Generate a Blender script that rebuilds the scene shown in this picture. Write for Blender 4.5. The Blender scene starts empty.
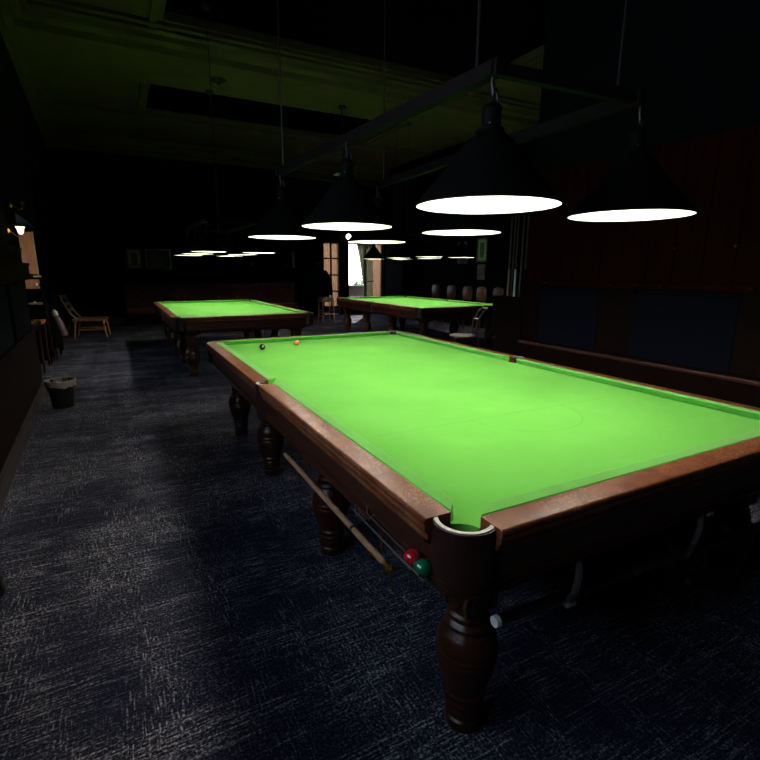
import bpy, bmesh, math, random
from mathutils import Vector, Matrix
random.seed(7)
PI = math.pi
C = bpy.context.scene.collection
S = bpy.context.scene

# ------------------------------------------------------------------ camera, world, sun, exposure
cd = bpy.data.cameras.new('camera'); cam = bpy.data.objects.new('camera', cd); C.objects.link(cam)
cam.location = (-1.685, -2.764, 1.506)
cam.rotation_euler = (math.radians(77.379), math.radians(-0.323), math.radians(-27.932))
cd.sensor_width = 36; cd.lens = 488.68 / 760 * 36; cd.clip_start = .02
S.camera = cam
S.view_settings.view_transform = 'Standard'; S.view_settings.look = 'None'
S.view_settings.exposure = 0.0; S.view_settings.gamma = 1.0; S.view_settings.use_curve_mapping = False
LAMP = 238           # radiance of the lamp bulbs
w = bpy.data.worlds.new('daylight'); S.world = w; w.use_nodes = True
bg = w.node_tree.nodes['Background']; bg.inputs[0].default_value = (.68, .83, 1, 1); bg.inputs[1].default_value = 5.2
sd = bpy.data.lights.new('sun', 'SUN'); sd.energy = 14; sd.angle = .01; sd.color = (1, .93, .82)
sun = bpy.data.objects.new('sun', sd); C.objects.link(sun); sun.location = (9, 22, 10)
sun.rotation_euler = Vector((-.40, -.80, -.62)).to_track_quat('-Z', 'Y').to_euler()

def portal(loc, direction, sx, sy):      # sampling guides in the window openings (they give no light of their own)
    l = bpy.data.lights.new('window_portal', 'AREA'); l.shape = 'RECTANGLE'; l.size = sx; l.size_y = sy; l.cycles.is_portal = True
    o = bpy.data.objects.new('window_portal', l); C.objects.link(o); o.location = loc; o.rotation_euler = Vector(direction).to_track_quat('-Z', 'Y').to_euler()
portal((-2.72, -1.42, 2.05), (1, 0, 0), 1.35, 2.7)
portal((-3.38, 5.75, 1.62), (1, 0, 0), .88, 1.2)
portal((5.5, 13.38, 1.25), (0, -1, 0), 2.0, 2.4)

# ------------------------------------------------------------------ materials
def mat(name, col, rough=.5, metal=0, spec=.5, var=0, vscale=8, bump=0, bscale=60, stretch=None, coat=0, trans=0):
    m = bpy.data.materials.new(name); m.use_nodes = True
    N = m.node_tree.nodes; L = m.node_tree.links; b = N['Principled BSDF']
    b.inputs['Base Color'].default_value = (*col, 1); b.inputs['Roughness'].default_value = rough
    b.inputs['Metallic'].default_value = metal; b.inputs['Specular IOR Level'].default_value = spec
    b.inputs['Coat Weight'].default_value = coat; b.inputs['Coat Roughness'].default_value = .15
    tc = N.new('ShaderNodeTexCoord'); mp = N.new('ShaderNodeMapping'); L.new(tc.outputs['Object'], mp.inputs[0])
    if stretch: mp.inputs['Scale'].default_value = stretch
    if var:
        n = N.new('ShaderNodeTexNoise'); n.inputs['Scale'].default_value = vscale; n.inputs['Detail'].default_value = 5
        L.new(mp.outputs[0], n.inputs['Vector'])
        r = N.new('ShaderNodeValToRGB'); r.color_ramp.elements[0].position = .3; r.color_ramp.elements[1].position = .7
        r.color_ramp.elements[0].color = (*[c * (1 - var) for c in col], 1); r.color_ramp.elements[1].color = (*[min(1, c * (1 + var)) for c in col], 1)
        L.new(n.outputs['Fac'], r.inputs[0]); L.new(r.outputs[0], b.inputs['Base Color'])
    if bump:
        n = N.new('ShaderNodeTexNoise'); n.inputs['Scale'].default_value = bscale; n.inputs['Detail'].default_value = 3
        L.new(mp.outputs[0], n.inputs['Vector'])
        bp = N.new('ShaderNodeBump'); bp.inputs['Strength'].default_value = bump; bp.inputs['Distance'].default_value = .01
        L.new(n.outputs['Fac'], bp.inputs['Height']); L.new(bp.outputs[0], b.inputs['Normal'])
    return m

def sheen(m, wgt):
    b = m.node_tree.nodes['Principled BSDF']; b.inputs['Sheen Weight'].default_value = wgt; b.inputs['Sheen Roughness'].default_value = .45; b.inputs['Sheen Tint'].default_value = (.9, 1, .8, 1)
def emit(name, col, s):
    m = bpy.data.materials.new(name); m.use_nodes = True; N = m.node_tree.nodes
    N.remove(N['Principled BSDF']); e = N.new('ShaderNodeEmission'); e.inputs[0].default_value = (*col, 1); e.inputs[1].default_value = s
    m.node_tree.links.new(e.outputs[0], N['Material Output'].inputs[0]); return m

def glass_mat(name, tint=(1, 1, 1)):
    m = bpy.data.materials.new(name); m.use_nodes = True; N = m.node_tree.nodes; L = m.node_tree.links
    N.remove(N['Principled BSDF'])
    t = N.new('ShaderNodeBsdfTransparent'); t.inputs[0].default_value = (*tint, 1)
    g = N.new('ShaderNodeBsdfGlossy'); g.inputs['Roughness'].default_value = .02
    x = N.new('ShaderNodeMixShader'); x.inputs[0].default_value = .06
    L.new(t.outputs[0], x.inputs[1]); L.new(g.outputs[0], x.inputs[2]); L.new(x.outputs[0], N['Material Output'].inputs[0]); return m

def cloth_mat(name, col, tr=.5):     # thin woven curtain, lets light through
    m = bpy.data.materials.new(name); m.use_nodes = True; N = m.node_tree.nodes; L = m.node_tree.links
    N.remove(N['Principled BSDF'])
    d = N.new('ShaderNodeBsdfDiffuse'); d.inputs[0].default_value = (*col, 1)
    t = N.new('ShaderNodeBsdfTranslucent'); t.inputs[0].default_value = (*col, 1)
    x = N.new('ShaderNodeMixShader'); x.inputs[0].default_value = tr
    L.new(d.outputs[0], x.inputs[1]); L.new(t.outputs[0], x.inputs[2]); L.new(x.outputs[0], N['Material Output'].inputs[0]); return m

class NT:
    def __init__(s, m): s.N = m.node_tree.nodes; s.L = m.node_tree.links
    def math(s, op, a, b=None, c=None, clamp=False):
        n = s.N.new('ShaderNodeMath'); n.operation = op; n.use_clamp = clamp
        for i, v in enumerate((a, b, c)):
            if v is None: continue
            if isinstance(v, (int, float)): n.inputs[i].default_value = v
            else: s.L.new(v, n.inputs[i])
        return n.outputs[0]
    def noise(s, vec, scale, detail=2, st=None):
        if st:
            mp = s.N.new('ShaderNodeMapping'); mp.inputs['Scale'].default_value = st; s.L.new(vec, mp.inputs[0]); vec = mp.outputs[0]
        n = s.N.new('ShaderNodeTexNoise'); n.inputs['Scale'].default_value = scale; n.inputs['Detail'].default_value = detail
        s.L.new(vec, n.inputs['Vector']); return n.outputs['Fac']
    def band(s, v, a, b): # smooth 0..1 between a and b
        n = s.N.new('ShaderNodeMapRange'); n.interpolation_type = 'SMOOTHSTEP'
        n.inputs[1].default_value = a; n.inputs[2].default_value = b; s.L.new(v, n.inputs[0]); return n.outputs[0]
    def mix(s, f, a, b):
        n = s.N.new('ShaderNodeMix'); n.data_type = 'RGBA'
        s.L.new(f, n.inputs[0])
        for i, v in ((6, a), (7, b)):
            if isinstance(v, tuple): n.inputs[i].default_value = (*v, 1)
            else: s.L.new(v, n.inputs[i])
        return n.outputs[2]

def carpet_mat():
    m = mat('woven_carpet', (.02, .02, .04), 1, spec=.05); t = NT(m)
    tc = t.N.new('ShaderNodeTexCoord').outputs['Object']; b = t.N['Principled BSDF']
    sx = t.band(t.noise(tc, 1, 3, (8, 125, 1)), .51, .62)
    sy = t.band(t.noise(tc, 1, 3, (125, 12, 1)), .53, .64)
    sp = t.band(t.noise(tc, 95, 2), .42, .68)
    px = t.band(t.noise(tc, 1, 2, (1.1, 5, 1)), .35, .65)
    py = t.band(t.noise(tc, 1, 2, (5, 1.1, 1)), .38, .65)
    big = t.band(t.noise(tc, 1.3, 3), .3, .7)
    f = t.math('MAXIMUM', t.math('MULTIPLY', sx, px), t.math('MULTIPLY', sy, py))
    lng = t.math('MULTIPLY', t.band(t.noise(tc, 1, 2, (1.6, 75, 1)), .63, .68), .7)
    f = t.math('MULTIPLY', t.math('MAXIMUM', f, lng), t.math('ADD', t.math('MULTIPLY', sp, .95), .15))
    f = t.math('ADD', f, t.math('MULTIPLY', t.math('MULTIPLY', sp, sp), t.math('MULTIPLY', big, .30)))
    f = t.math('ADD', f, t.math('MULTIPLY', t.band(t.noise(tc, 170, 1), .58, .7), .22))
    sep = t.N.new('ShaderNodeSeparateXYZ'); t.L.new(tc, sep.inputs[0])
    cb = t.N.new('ShaderNodeCombineXYZ')
    for i_, k_ in ((0, 4.2), (1, 5.7)): t.L.new(t.math('FLOOR', t.math('MULTIPLY', sep.outputs[i_], k_)), cb.inputs[i_])
    wn = t.N.new('ShaderNodeTexWhiteNoise'); t.L.new(cb.outputs[0], wn.inputs['Vector'])
    f = t.math('MULTIPLY', f, t.math('ADD', t.math('MULTIPLY', wn.outputs['Value'], .5), .75))
    f = t.math('MULTIPLY', f, t.math('ADD', t.math('MULTIPLY', big, .6), .5), clamp=True)
    t.L.new(t.mix(f, (.012, .0145, .036), (.56, .55, .62)), b.inputs['Base Color'])
    return m

def baize_mat():
    m = mat('green_baize', (.1, .5, .06), .95, spec=.12); t = NT(m); b = t.N['Principled BSDF']
    tc = t.N.new('ShaderNodeTexCoord').outputs['Object']
    sep = t.N.new('ShaderNodeSeparateXYZ'); t.L.new(tc, sep.inputs[0]); x, y = sep.outputs[0], sep.outputs[1]
    y0 = t.math('ADD', y, 1.0475)
    line = t.math('SUBTRACT', 1, t.band(t.math('ABSOLUTE', y0), .0015, .004))
    rr = t.math('SQRT', t.math('ADD', t.math('MULTIPLY', x, x), t.math('MULTIPLY', y0, y0)))
    arc = t.math('SUBTRACT', 1, t.band(t.math('ABSOLUTE', t.math('SUBTRACT', rr, .292)), .0015, .004))
    arc = t.math('MULTIPLY', arc, t.math('LESS_THAN', y0, 0))
    f = t.math('MULTIPLY', t.math('MAXIMUM', line, arc), .22)
    for sx_, sy_ in ((0, -1.0475), (-.292, -1.0475), (.292, -1.0475), (0, 0), (0, .89), (0, 1.46)):
        d = t.math('SQRT', t.math('ADD', t.math('POWER', t.math('SUBTRACT', x, sx_), 2), t.math('POWER', t.math('SUBTRACT', y, sy_), 2)))
        f = t.math('MAXIMUM', f, t.math('MULTIPLY', t.math('LESS_THAN', d, .007), .28))
    n1 = t.band(t.noise(tc, 2.2, 6), .3, .72)
    scr = t.math('MULTIPLY', t.band(t.noise(tc, 1, 4, (3, 26, 1)), .60, .72), .22)
    base = t.mix(n1, (.135, .50, .062), (.165, .56, .08))
    base = t.mix(scr, base, (.2, .56, .12))
    t.L.new(t.mix(f, base, (.045, .2, .03)), b.inputs['Base Color'])
    return m

def rail_mat():
    m = mat('varnished_mahogany_rail', (.16, .05, .02), .3, spec=.16); t = NT(m); b = t.N['Principled BSDF']
    tc = t.N.new('ShaderNodeTexCoord').outputs['Object']
    g = t.band(t.noise(tc, 14, 6), .3, .7)
    wear = t.math('MULTIPLY', t.band(t.noise(tc, 130, 4), .52, .66), t.band(t.noise(tc, 5, 3), .38, .62))
    c = t.mix(g, (.115, .031, .012), (.215, .066, .026)); c = t.mix(t.math('MULTIPLY', wear, .75), c, (.42, .24, .15))
    t.L.new(c, b.inputs['Base Color'])
    t.L.new(t.math('ADD', t.math('MULTIPLY', t.noise(tc, 45, 4), .3), .22), b.inputs['Roughness'])
    bp = t.N.new('ShaderNodeBump'); bp.inputs['Strength'].default_value = .12; bp.inputs['Distance'].default_value = .002
    t.L.new(t.noise(tc, 70, 4), bp.inputs['Height']); t.L.new(bp.outputs[0], b.inputs['Normal'])
    return m

M = dict(
    carpet=carpet_mat(), baize=baize_mat(), rail=rail_mat(),
    cushion=mat('green_cushion_cloth', (.13, .48, .06), .95, spec=.12, var=.06, vscale=12),
    mahogany=mat('dark_mahogany', (.045, .014, .008), .3, spec=.5, var=.35, vscale=6, stretch=(3, 3, 12), bump=.08, bscale=30),
    leather=mat('dark_leather', (.026, .009, .007), .38, var=.25, vscale=20, bump=.2, bscale=90),
    plate=mat('dull_nickel', (.30, .28, .26), .45, metal=.3, var=.15, vscale=40),
    brass=mat('worn_brass', (.55, .36, .13), .3, metal=1, var=.2, vscale=30),
    steel=mat('grey_steel', (.16, .155, .15), .45, metal=.6),
    black=mat('black_enamel', (.012, .012, .012), .45),
    shade=mat('black_tin_shade', (.002, .002, .002), .7, spec=.08),
    inner=mat('white_enamel_lining', (.8, .8, .76), .5),
    opal=emit('lit_bulb', (1, .92, .77), LAMP),
    framewood=mat('stained_frame_timber', (.006, .004, .004), .8, spec=.1, var=.2),
    ceiling=mat('ceiling_paint', (.15, .095, .065), .9, spec=.1, var=.12, vscale=3),
    wall=mat('dark_wallpaper', (.0035, .004, .006), .95, spec=.05, var=.2, vscale=20),
    redwood=mat('red_stained_panelling', (.021, .0015, .0013), .65, spec=.04, var=.3, vscale=4, stretch=(6, 6, .6)),
    brownwood=mat('brown_panelling', (.0055, .0021, .0016), .6, spec=.05, var=.3, vscale=5, stretch=(6, 6, .6)),
    bluecloth=mat('navy_wall_cloth', (.0017, .0032, .0085), .9, spec=.1, var=.15, vscale=60),
    skirting=mat('greyed_skirting', (.035, .030, .028), .5),
    blind=mat('black_roof_blind', (.002, .002, .002), 1, spec=0),
    redleather=mat('oxblood_leather', (.15, .014, .02), .33, var=.2, vscale=10),
    oak=mat('light_oak', (.36, .19, .09), .4, var=.25, vscale=6, stretch=(2, 2, 12)),
    greyprint=mat('grey_print', (.17, .13, .13), .7, var=.6, vscale=9),
    gardenbrick=mat('pinkish_garden_stone', (.09, .055, .045), .9, var=.3, vscale=10),
    shelfwood=mat('matt_brown_shelf', (.05, .010, .006), .8, spec=.04, var=.3, vscale=5),
    chalkwhite=mat('bright_white_cap', (.95, .95, .93), .3),
    walnut=mat('worn_walnut', (.065, .038, .024), .45, var=.25, vscale=6),
    ash=mat('ash_cue_shaft', (.50, .28, .16), .35, var=.15, vscale=10),
    orangewood=mat('orange_varnished_wood', (.42, .13, .035), .35, var=.25, vscale=5, stretch=(6, 6, 1)),
    white=mat('white_plastic', (.75, .75, .73), .35),
    paper=mat('white_paper', (.6, .6, .58), .8),
    liner=mat('clear_bin_liner', (.30, .29, .27), .35, spec=.5),
    red=mat('red_ball', (.5, .012, .02), .08, coat=1), green=mat('green_ball', (.005, .16, .075), .08, coat=1),
    pink=mat('pink_ball', (.9, .30, .17), .08, coat=1), blackball=mat('black_ball', (.006, .008, .007), .08, coat=1),
    yellow=mat('yellow_ball', (.85, .6, .08), .08, coat=1), whiteball=mat('ivory_ball', (.85, .8, .68), .08, coat=1),
    chairback=mat('tan_leather', (.085, .036, .017), .45, var=.3, vscale=14),
    navy=mat('navy_wool', (.006, .009, .018), .95, spec=.05), tan=mat('pale_linen', (.4, .33, .25), .9),
    curtain=cloth_mat('peach_net_curtain', (.27, .165, .105), .55), gcurtain=cloth_mat('sage_curtain', (.20, .19, .12), .3),
    drape=mat('black_drape', (.006, .008, .011), .95, spec=.05), glass=glass_mat('window_glass'), bottleglass=glass_mat('clear_bottle_glass', (.7, .8, .75)),
    doorwood=mat('door_timber', (.09, .06, .035), .5, var=.2), leaf=mat('garden_leaves', (.10, .22, .05), .8, var=.5, vscale=6),
    ground=mat('pale_garden_gravel', (.6, .56, .48), .9), darkmirror=mat('old_dark_print', (.02, .022, .02), .25, var=.4, vscale=12),
    gilt=mat('faded_gilt', (.22, .17, .09), .45, metal=.3), glow=emit('warm_lamp_glow', (1, .72, .42), 3.0),
    pot=mat('terracotta', (.25, .09, .05), .8),
)

sheen(M['baize'], .10); sheen(M['cushion'], .35)

# ------------------------------------------------------------------ mesh helpers
def I(): return Matrix.Identity(4)
def box(bm, x0, x1, y0, y1, z0, z1, bev=0, mx=None):
    r = bmesh.ops.create_cube(bm, size=1)['verts']
    bmesh.ops.transform(bm, verts=r, matrix=Matrix.Translation(((x0 + x1) / 2, (y0 + y1) / 2, (z0 + z1) / 2)) @ Matrix.Diagonal((abs(x1 - x0), abs(y1 - y0), abs(z1 - z0), 1)))
    if bev:
        es = list({e for v in r for e in v.link_edges})
        q = bmesh.ops.bevel(bm, geom=es, offset=bev, segments=2, affect='EDGES', profile=.7)
        r = list({v for f in q['faces'] for v in f.verts} | {v for v in r if v.is_valid})
    if mx: bmesh.ops.transform(bm, verts=[v for v in r if v.is_valid], matrix=mx)
def lathe(bm, prof, seg=28, mx=None, cap=True):
    rings = []
    for r, z in prof:
        rings.append([bm.verts.new((r * math.cos(2 * PI * i / seg), r * math.sin(2 * PI * i / seg), z)) for i in range(seg)])
    for a, b in zip(rings, rings[1:]):
        for i in range(seg): bm.faces.new((a[i], a[(i + 1) % seg], b[(i + 1) % seg], b[i]))
    if cap:
        if prof[0][0] > 1e-5: bm.faces.new(rings[0][::-1])
        if prof[-1][0] > 1e-5: bm.faces.new(rings[-1])
    if mx: bmesh.ops.transform(bm, verts=[v for r in rings for v in r], matrix=mx)
def tube(bm, pts, r, seg=8):
    pts = [Vector(p) for p in pts]; rr = r if isinstance(r, (list, tuple)) else [r] * len(pts); rings = []
    for i, p in enumerate(pts):
        t = (pts[min(i + 1, len(pts) - 1)] - pts[max(i - 1, 0)]).normalized()
        a = t.cross(Vector((0, 0, 1)) if abs(t.z) < .95 else Vector((1, 0, 0))).normalized(); b = t.cross(a)
        rings.append([bm.verts.new(p + (a * math.cos(2 * PI * k / seg) + b * math.sin(2 * PI * k / seg)) * rr[i]) for k in range(seg)])
    for a, b in zip(rings, rings[1:]):
        for k in range(seg): bm.faces.new((a[k], a[(k + 1) % seg], b[(k + 1) % seg], b[k]))
    bm.faces.new(rings[0][::-1]); bm.faces.new(rings[-1])
def prism(bm, prof, axis, a, b, a2=None, b2=None):
    """profile [(u,z)] swept; axis 'y': u is x, sweep y from a to b. Per-vertex ends by functions a2,b2(u)."""
    A, B = [], []
    for u, z in prof:
        s, e = (a2(u) if a2 else a), (b2(u) if b2 else b)
        A.append(bm.verts.new((u, s, z) if axis == 'y' else (s, u, z))); B.append(bm.verts.new((u, e, z) if axis == 'y' else (e, u, z)))
    n = len(prof)
    for i in range(n): bm.faces.new((A[i], A[(i + 1) % n], B[(i + 1) % n], B[i]))
    bm.faces.new(A[::-1]); bm.faces.new(B)
def extrude_poly(bm, pts, z0, z1):
    A = [bm.verts.new((x, y, z0)) for x, y in pts]; B = [bm.verts.new((x, y, z1)) for x, y in pts]; n = len(pts)
    for i in range(n): bm.faces.new((A[i], A[(i + 1) % n], B[(i + 1) % n], B[i]))
    bm.faces.new(A[::-1]); bm.faces.new(B)
def arcband(bm, cx, cy, r0, r1, z0, z1, a0, a1, n=16):
    P = []
    for i in range(n + 1):
        a = a0 + (a1 - a0) * i / n; c, s = math.cos(a), math.sin(a)
        P.append([bm.verts.new((cx + r * c, cy + r * s, z)) for r, z in ((r0, z0), (r1, z0), (r1, z1), (r0, z1))])
    for p, q in zip(P, P[1:]):
        for k in range(4): bm.faces.new((p[k], p[(k + 1) % 4], q[(k + 1) % 4], q[k]))
    bm.faces.new(P[0][::-1]); bm.faces.new(P[-1])
def ball_bm(r, seg=24):
    bm = bmesh.new(); bmesh.ops.create_uvsphere(bm, u_segments=seg, v_segments=seg // 2, radius=r); return bm

def obj(name, bm, m, parent=None, smooth=True, angle=40, loc=None, rotz=0):
    bmesh.ops.recalc_face_normals(bm, faces=bm.faces)
    me = bpy.data.meshes.new(name); bm.to_mesh(me); bm.free()
    o = bpy.data.objects.new(name, me); C.objects.link(o)
    me.materials.append(M[m] if isinstance(m, str) else m)
    if smooth:
        for p in me.polygons: p.use_smooth = True
        me.set_sharp_from_angle(angle=math.radians(angle))
    if parent: o.parent = parent
    if loc: o.location = loc
    o.rotation_euler = (0, 0, rotz)
    return o
def thing(name, label, cat, loc=(0, 0, 0), rotz=0, group=None):
    o = bpy.data.objects.new(name, None); C.objects.link(o); o.empty_display_size = .1
    o.location = loc; o.rotation_euler = (0, 0, rotz); o['label'] = label; o['category'] = cat
    if group: o['group'] = group
    return o
def tag(o, label, cat, group=None):
    o['label'] = label; o['category'] = cat
    if group: o['group'] = group
    return o
def struct(name, bm, m, parent=None, smooth=False):
    o = obj(name, bm, m, parent, smooth)
    if not parent: o['kind'] = 'structure'
    return o
def children(o): return [c for c in C.objects if c.parent == o]
def dup(root, loc=None, rotz=None, label=None, group=None):
    def rec(o, par):
        c = o.copy(); C.objects.link(c)
        if par: c.parent = par
        for ch in children(o): rec(ch, c)
        return c
    r = rec(root, None)
    if loc is not None: r.location = loc
    if rotz is not None: r.rotation_euler = (0, 0, rotz)
    if label: r['label'] = label
    if group: r['group'] = group
    return r
def BM(): return bmesh.new()
def B(*a, **k):
    bm = bmesh.new(); box(bm, *a, **k); return bm

# ------------------------------------------------------------------ room shell
H = 4.9; XR = 6.95; YF = 13.1; YB = -6.0
def wl(y): return -2.535 - .032 * (y - 1.3)      # face of the aisle wall (it runs slightly askew)
bm = B(-3.4, 7.2, YB - .3, YF + .5, -.2, 0); struct('floor', bm, 'carpet')
# far wall with the garden door and window openings
bm = BM(); box(bm, -3.6, 4.53, YF, YF + .3, 0, H + .2); box(bm, 4.53, 6.9, YF, YF + .3, 2.45, H + .2); box(bm, 6.9, 7.2, YF, YF + .3, 0, H + .2)
box(bm, 5.2, 5.5, YF, YF + .3, 0, 2.45); box(bm, 5.5, 6.9, YF, YF + .3, 0, .46)
struct('wall_far', bm, 'wall')
struct('wall_right', B(XR, XR + .3, YB, YF + .3, 0, H + .2), 'wall')
struct('wall_rear', B(-3.4, 7.2, YB - .3, YB, 0, H + .2), 'wall')
# aisle wall, with a recess for its window
def wseg(bm, ya, yb, z0, z1, d0=0, d1=.5):
    A = [bm.verts.new((wl(y) - d, y, z)) for y, d, z in ((ya, d0, z0), (yb, d0, z0), (yb, d1, z0), (ya, d1, z0))]
    Bv = [bm.verts.new((v.co.x, v.co.y, z1)) for v in A]
    for i in range(4): bm.faces.new((A[i], A[(i + 1) % 4], Bv[(i + 1) % 4], Bv[i]))
    bm.faces.new(A[::-1]); bm.faces.new(Bv)
WY0, WY1, WZ0, WZ1 = 4.45, 7.05, 1.2, 2.14; AY0, AY1 = 5.15, 6.35
VY0, VY1, VZ0, VZ1 = -2.75, -.1, 1.4, 2.7
bm = BM(); wseg(bm, YB - .3, VY0, 0, H + .2); wseg(bm, VY1, WY0, 0, H + .2); wseg(bm, VY0, VY1, 0, VZ0); wseg(bm, VY0, VY1, VZ1, H + .2); wseg(bm, WY1, YF + .3, 0, H + .2); wseg(bm, WY0, WY1, WZ1, H + .2)
wseg(bm, WY0 - .2, AY0, 0, 2.4, .5, .7); wseg(bm, AY1, WY1 + .2, 0, 2.4, .5, .7); wseg(bm, AY0, AY1, 0, WZ0, .5, .7); wseg(bm, AY0, AY1, 2.08, 2.4, .5, .7)
wl_o = struct('wall_left', bm, 'wall')
bm = BM(); wseg(bm, YB, WY0 - .05, .16, .78, -.03, 0); wseg(bm, WY1 + .05, YF, .16, .78, -.03, 0); wseg(bm, YB, 5.0, .78, .84, -.05, 0); struct('panelling', bm, 'brownwood', wl_o)
bm = BM()
for y in (-5.2, -4.1, .05, 1.4, 2.8): wseg(bm, y + .12, y + 1.28, .84, 1.36, -.025, 0)
struct('cloth_panel', bm, 'bluecloth', wl_o)
bm = BM(); wseg(bm, VY1 + .1, 4.9, 1.38, 1.44, -.045, 0); struct('picture_rail', bm, 'brownwood', wl_o)
bm = BM(); [(wseg(bm, a_, b_, 0, .14, -.05, 0), wseg(bm, a_, b_, .14, .16, -.04, 0)) for a_, b_ in ((YB, WY0), (WY1, YF))]; bl = struct('baseboard_left', bm, 'skirting')
bm = BM(); box(bm, -2.9, 4.5, YF - .03, YF, 0, .16); struct('baseboard_far', bm, 'skirting')
# ceiling with two blinded roof lights and the broad moulded beam between them
bm = BM()
SX0, SX1 = -.75, 4.68
for a in ((-3.4, SX0, YB, YF + .3), (SX1, 7.2, YB, YF + .3), (SX0, SX1, 5.5, 8.14), (SX0, SX1, 10.25, YF + .3), (SX0, SX1, YB, -2.5)):
    box(bm, *a, H, H + .12)
struct('ceiling', bm, 'ceiling')
struct('window_1', B(SX0 - .02, SX1 + .02, -2.55, 5.55, H + .12, H + .2), 'blind')
struct('window_2', B(SX0 - .02, SX1 + .02, 8.1, 10.3, H + .12, H + .2), 'blind')
bm = BM()
pr = [(5.75, H), (5.75, H - .05), (5.86, H - .06), (5.9, H - .12), (6.05, H - .14), (6.1, H - .22), (7.5, H - .22), (7.55, H - .14), (7.7, H - .12), (7.74, H - .06), (7.9, H - .05), (7.9, H)]
prism(bm, pr, 'x', -2.85, XR); struct('trim_1', bm, 'ceiling')
bm = BM()
for y in (8.02, 5.6, 10.37): box(bm, -2.6, XR, y - .05, y + .05, H - .05, H)
for x in (-.87, 4.8): box(bm, x - .05, x + .05, -2.5, 10.4, H - .04, H)
struct('trim_2', bm, 'ceiling')
bm = BM()
for d, z in ((.32, .06), (.24, .14), (.13, .24), (.06, .36)): box(bm, -2.95, XR, YF - d, YF, H - z, H - z + .1)
struct('trim_3', bm, 'ceiling')
bm = BM()
for d, z in ((.34, .06), (.26, .14), (.15, .26), (.06, .42)): wseg(bm, YB, YF, H - z, H - z + .12, -d, 0)
struct('trim_4', bm, 'ceiling')
# partition with red boarding, navy panels and a ledge
DX = 2.5; DY = 1.5
dv = struct('wall_divider', B(DX, DX + .3, YB, DY, 0, H), 'wall')
bm = BM()
y = DY
while y > YB:
    box(bm, DX - .02, DX, max(y - .236, YB), y, 1.42, 2.55, .004); y -= .24
struct('board_panel', bm, 'redwood', dv)
bm = BM(); box(bm, DX - .05, DX, YB, DY, 1.36, 1.42, .008); struct('dado_rail', bm, 'redwood', dv)
for y0, y1 in ((.5, 1.27), (-.74, .13), (-2.0, -1.1), (-3.2, -2.3)): struct('cloth_panel', B(DX - .035, DX, y0, y1, .735, 1.32, .01), 'bluecloth', dv)
bm = BM()
for y0, y1 in ((1.27, DY), (.13, .5), (-1.1, -.74), (-2.3, -2.0)): box(bm, DX - .03, DX, y0, y1, .735, 1.36, .006)
struct('stile', bm, 'brownwood', dv)
struct('ledge', B(DX - .09, DX, YB, DY, .69, .725, .01), 'mahogany', dv)
bm = BM(); box(bm, DX - .06, DX, YB, DY, 0, .69); struct('lower_panel', bm, 'brownwood', dv)

# ------------------------------------------------------------------ garden door and windows
bm = BM()
def grid_leaf(bm, x0, x1, z0, z1, y0, y1, nx, nz, st=.05, bar=.025):
    box(bm, x0, x0 + st, y0, y1, z0, z1); box(bm, x1 - st, x1, y0, y1, z0, z1); box(bm, x0, x1, y0, y1, z1 - st, z1); box(bm, x0, x1, y0, y1, z0, z0 + st)
    for i in range(1, nx): xx = x0 + (x1 - x0) * i / nx; box(bm, xx - bar / 2, xx + bar / 2, y0, y1, z0, z1)
    for i in range(1, nz): zz = z0 + (z1 - z0) * i / nz; box(bm, x0, x1, y0, y1, zz - bar / 2, zz + bar / 2)
grid_leaf(bm, 4.53, 5.2, .25, 2.45, YF + .05, YF + .1, 2, 4, .05, .05); box(bm, 4.53, 5.2, YF + .05, YF + .1, .02, .25)
d1 = struct('door_1', bm, 'doorwood')
obj('pane', B(4.56, 5.17, YF + .07, YF + .08, .28, 2.42), 'glass', d1)
bm = BM(); tube(bm, [(5.16, YF + .05, 1.0), (5.16, YF - .02, 1.0), (5.05, YF - .02, 1.0)], .012); obj('door_handle', bm, 'brass', d1)
def drape(x0, x1, z0, z1, y, waves, amp, pinch=None, n=60, nz=14):
    bm = BM(); V = []
    for j in range(nz + 1):
        t = j / nz; z = z1 + (z0 - z1) * t; row = []
        for i in range(n + 1):
            u = i / n; x = x0 + (x1 - x0) * u
            if pinch: x = pinch(u, t, x)
            row.append(bm.verts.new((x, y + amp * math.sin(u * waves * 2 * PI), z)))
        V.append(row)
    for a, b in zip(V, V[1:]):
        for i in range(n): bm.faces.new((a[i], a[i + 1], b[i + 1], b[i]))
    r = bmesh.ops.solidify(bm, geom=bm.faces[:], thickness=.004)
    return bm
tag(obj('net_curtain', drape(4.5, 5.24, .06, 2.44, YF + .2, 9, .025), 'curtain'), 'peach net curtain hanging behind the glazed garden door', 'curtain')
bm = BM(); grid_leaf(bm, 5.5, 6.9, .46, 2.45, YF + .12, YF + .17, 2, 1, .05, .10); box(bm, 5.48, 6.92, YF - .08, YF + .3, .42, .46)
w3 = struct('window_3', bm, 'doorwood'); obj('pane', B(5.53, 6.87, YF + .14, YF + .15, .5, 2.42), 'glass', w3)
def pin(u, t, x):                       # tied back towards the jamb two thirds of the way down
    w_ = 1 - .55 * t ** .8 if t < .85 else .517 + .2 * (t - .85)
    return 6.46 - (6.46 - x) * w_
bm = drape(5.82, 6.46, .50, 2.43, YF + .06, 6, .03, pin); o = obj('tied_curtain', bm, 'gcurtain')
tag(o, 'sage green curtain tied back beside the bright garden window', 'curtain')
bm = BM(); tube(bm, [(6.12, YF + .0, 1.15), (6.3, YF - .0, 1.12), (6.48, YF + .0, 1.15)], .018); obj('tieback', bm, 'tan', o)
tag(obj('net_curtain', drape(6.52, 6.90, .5, 2.43, YF + .22, 5, .02), 'curtain'), 'narrow strip of peach net curtain at the end of the garden window', 'curtain')
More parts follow.
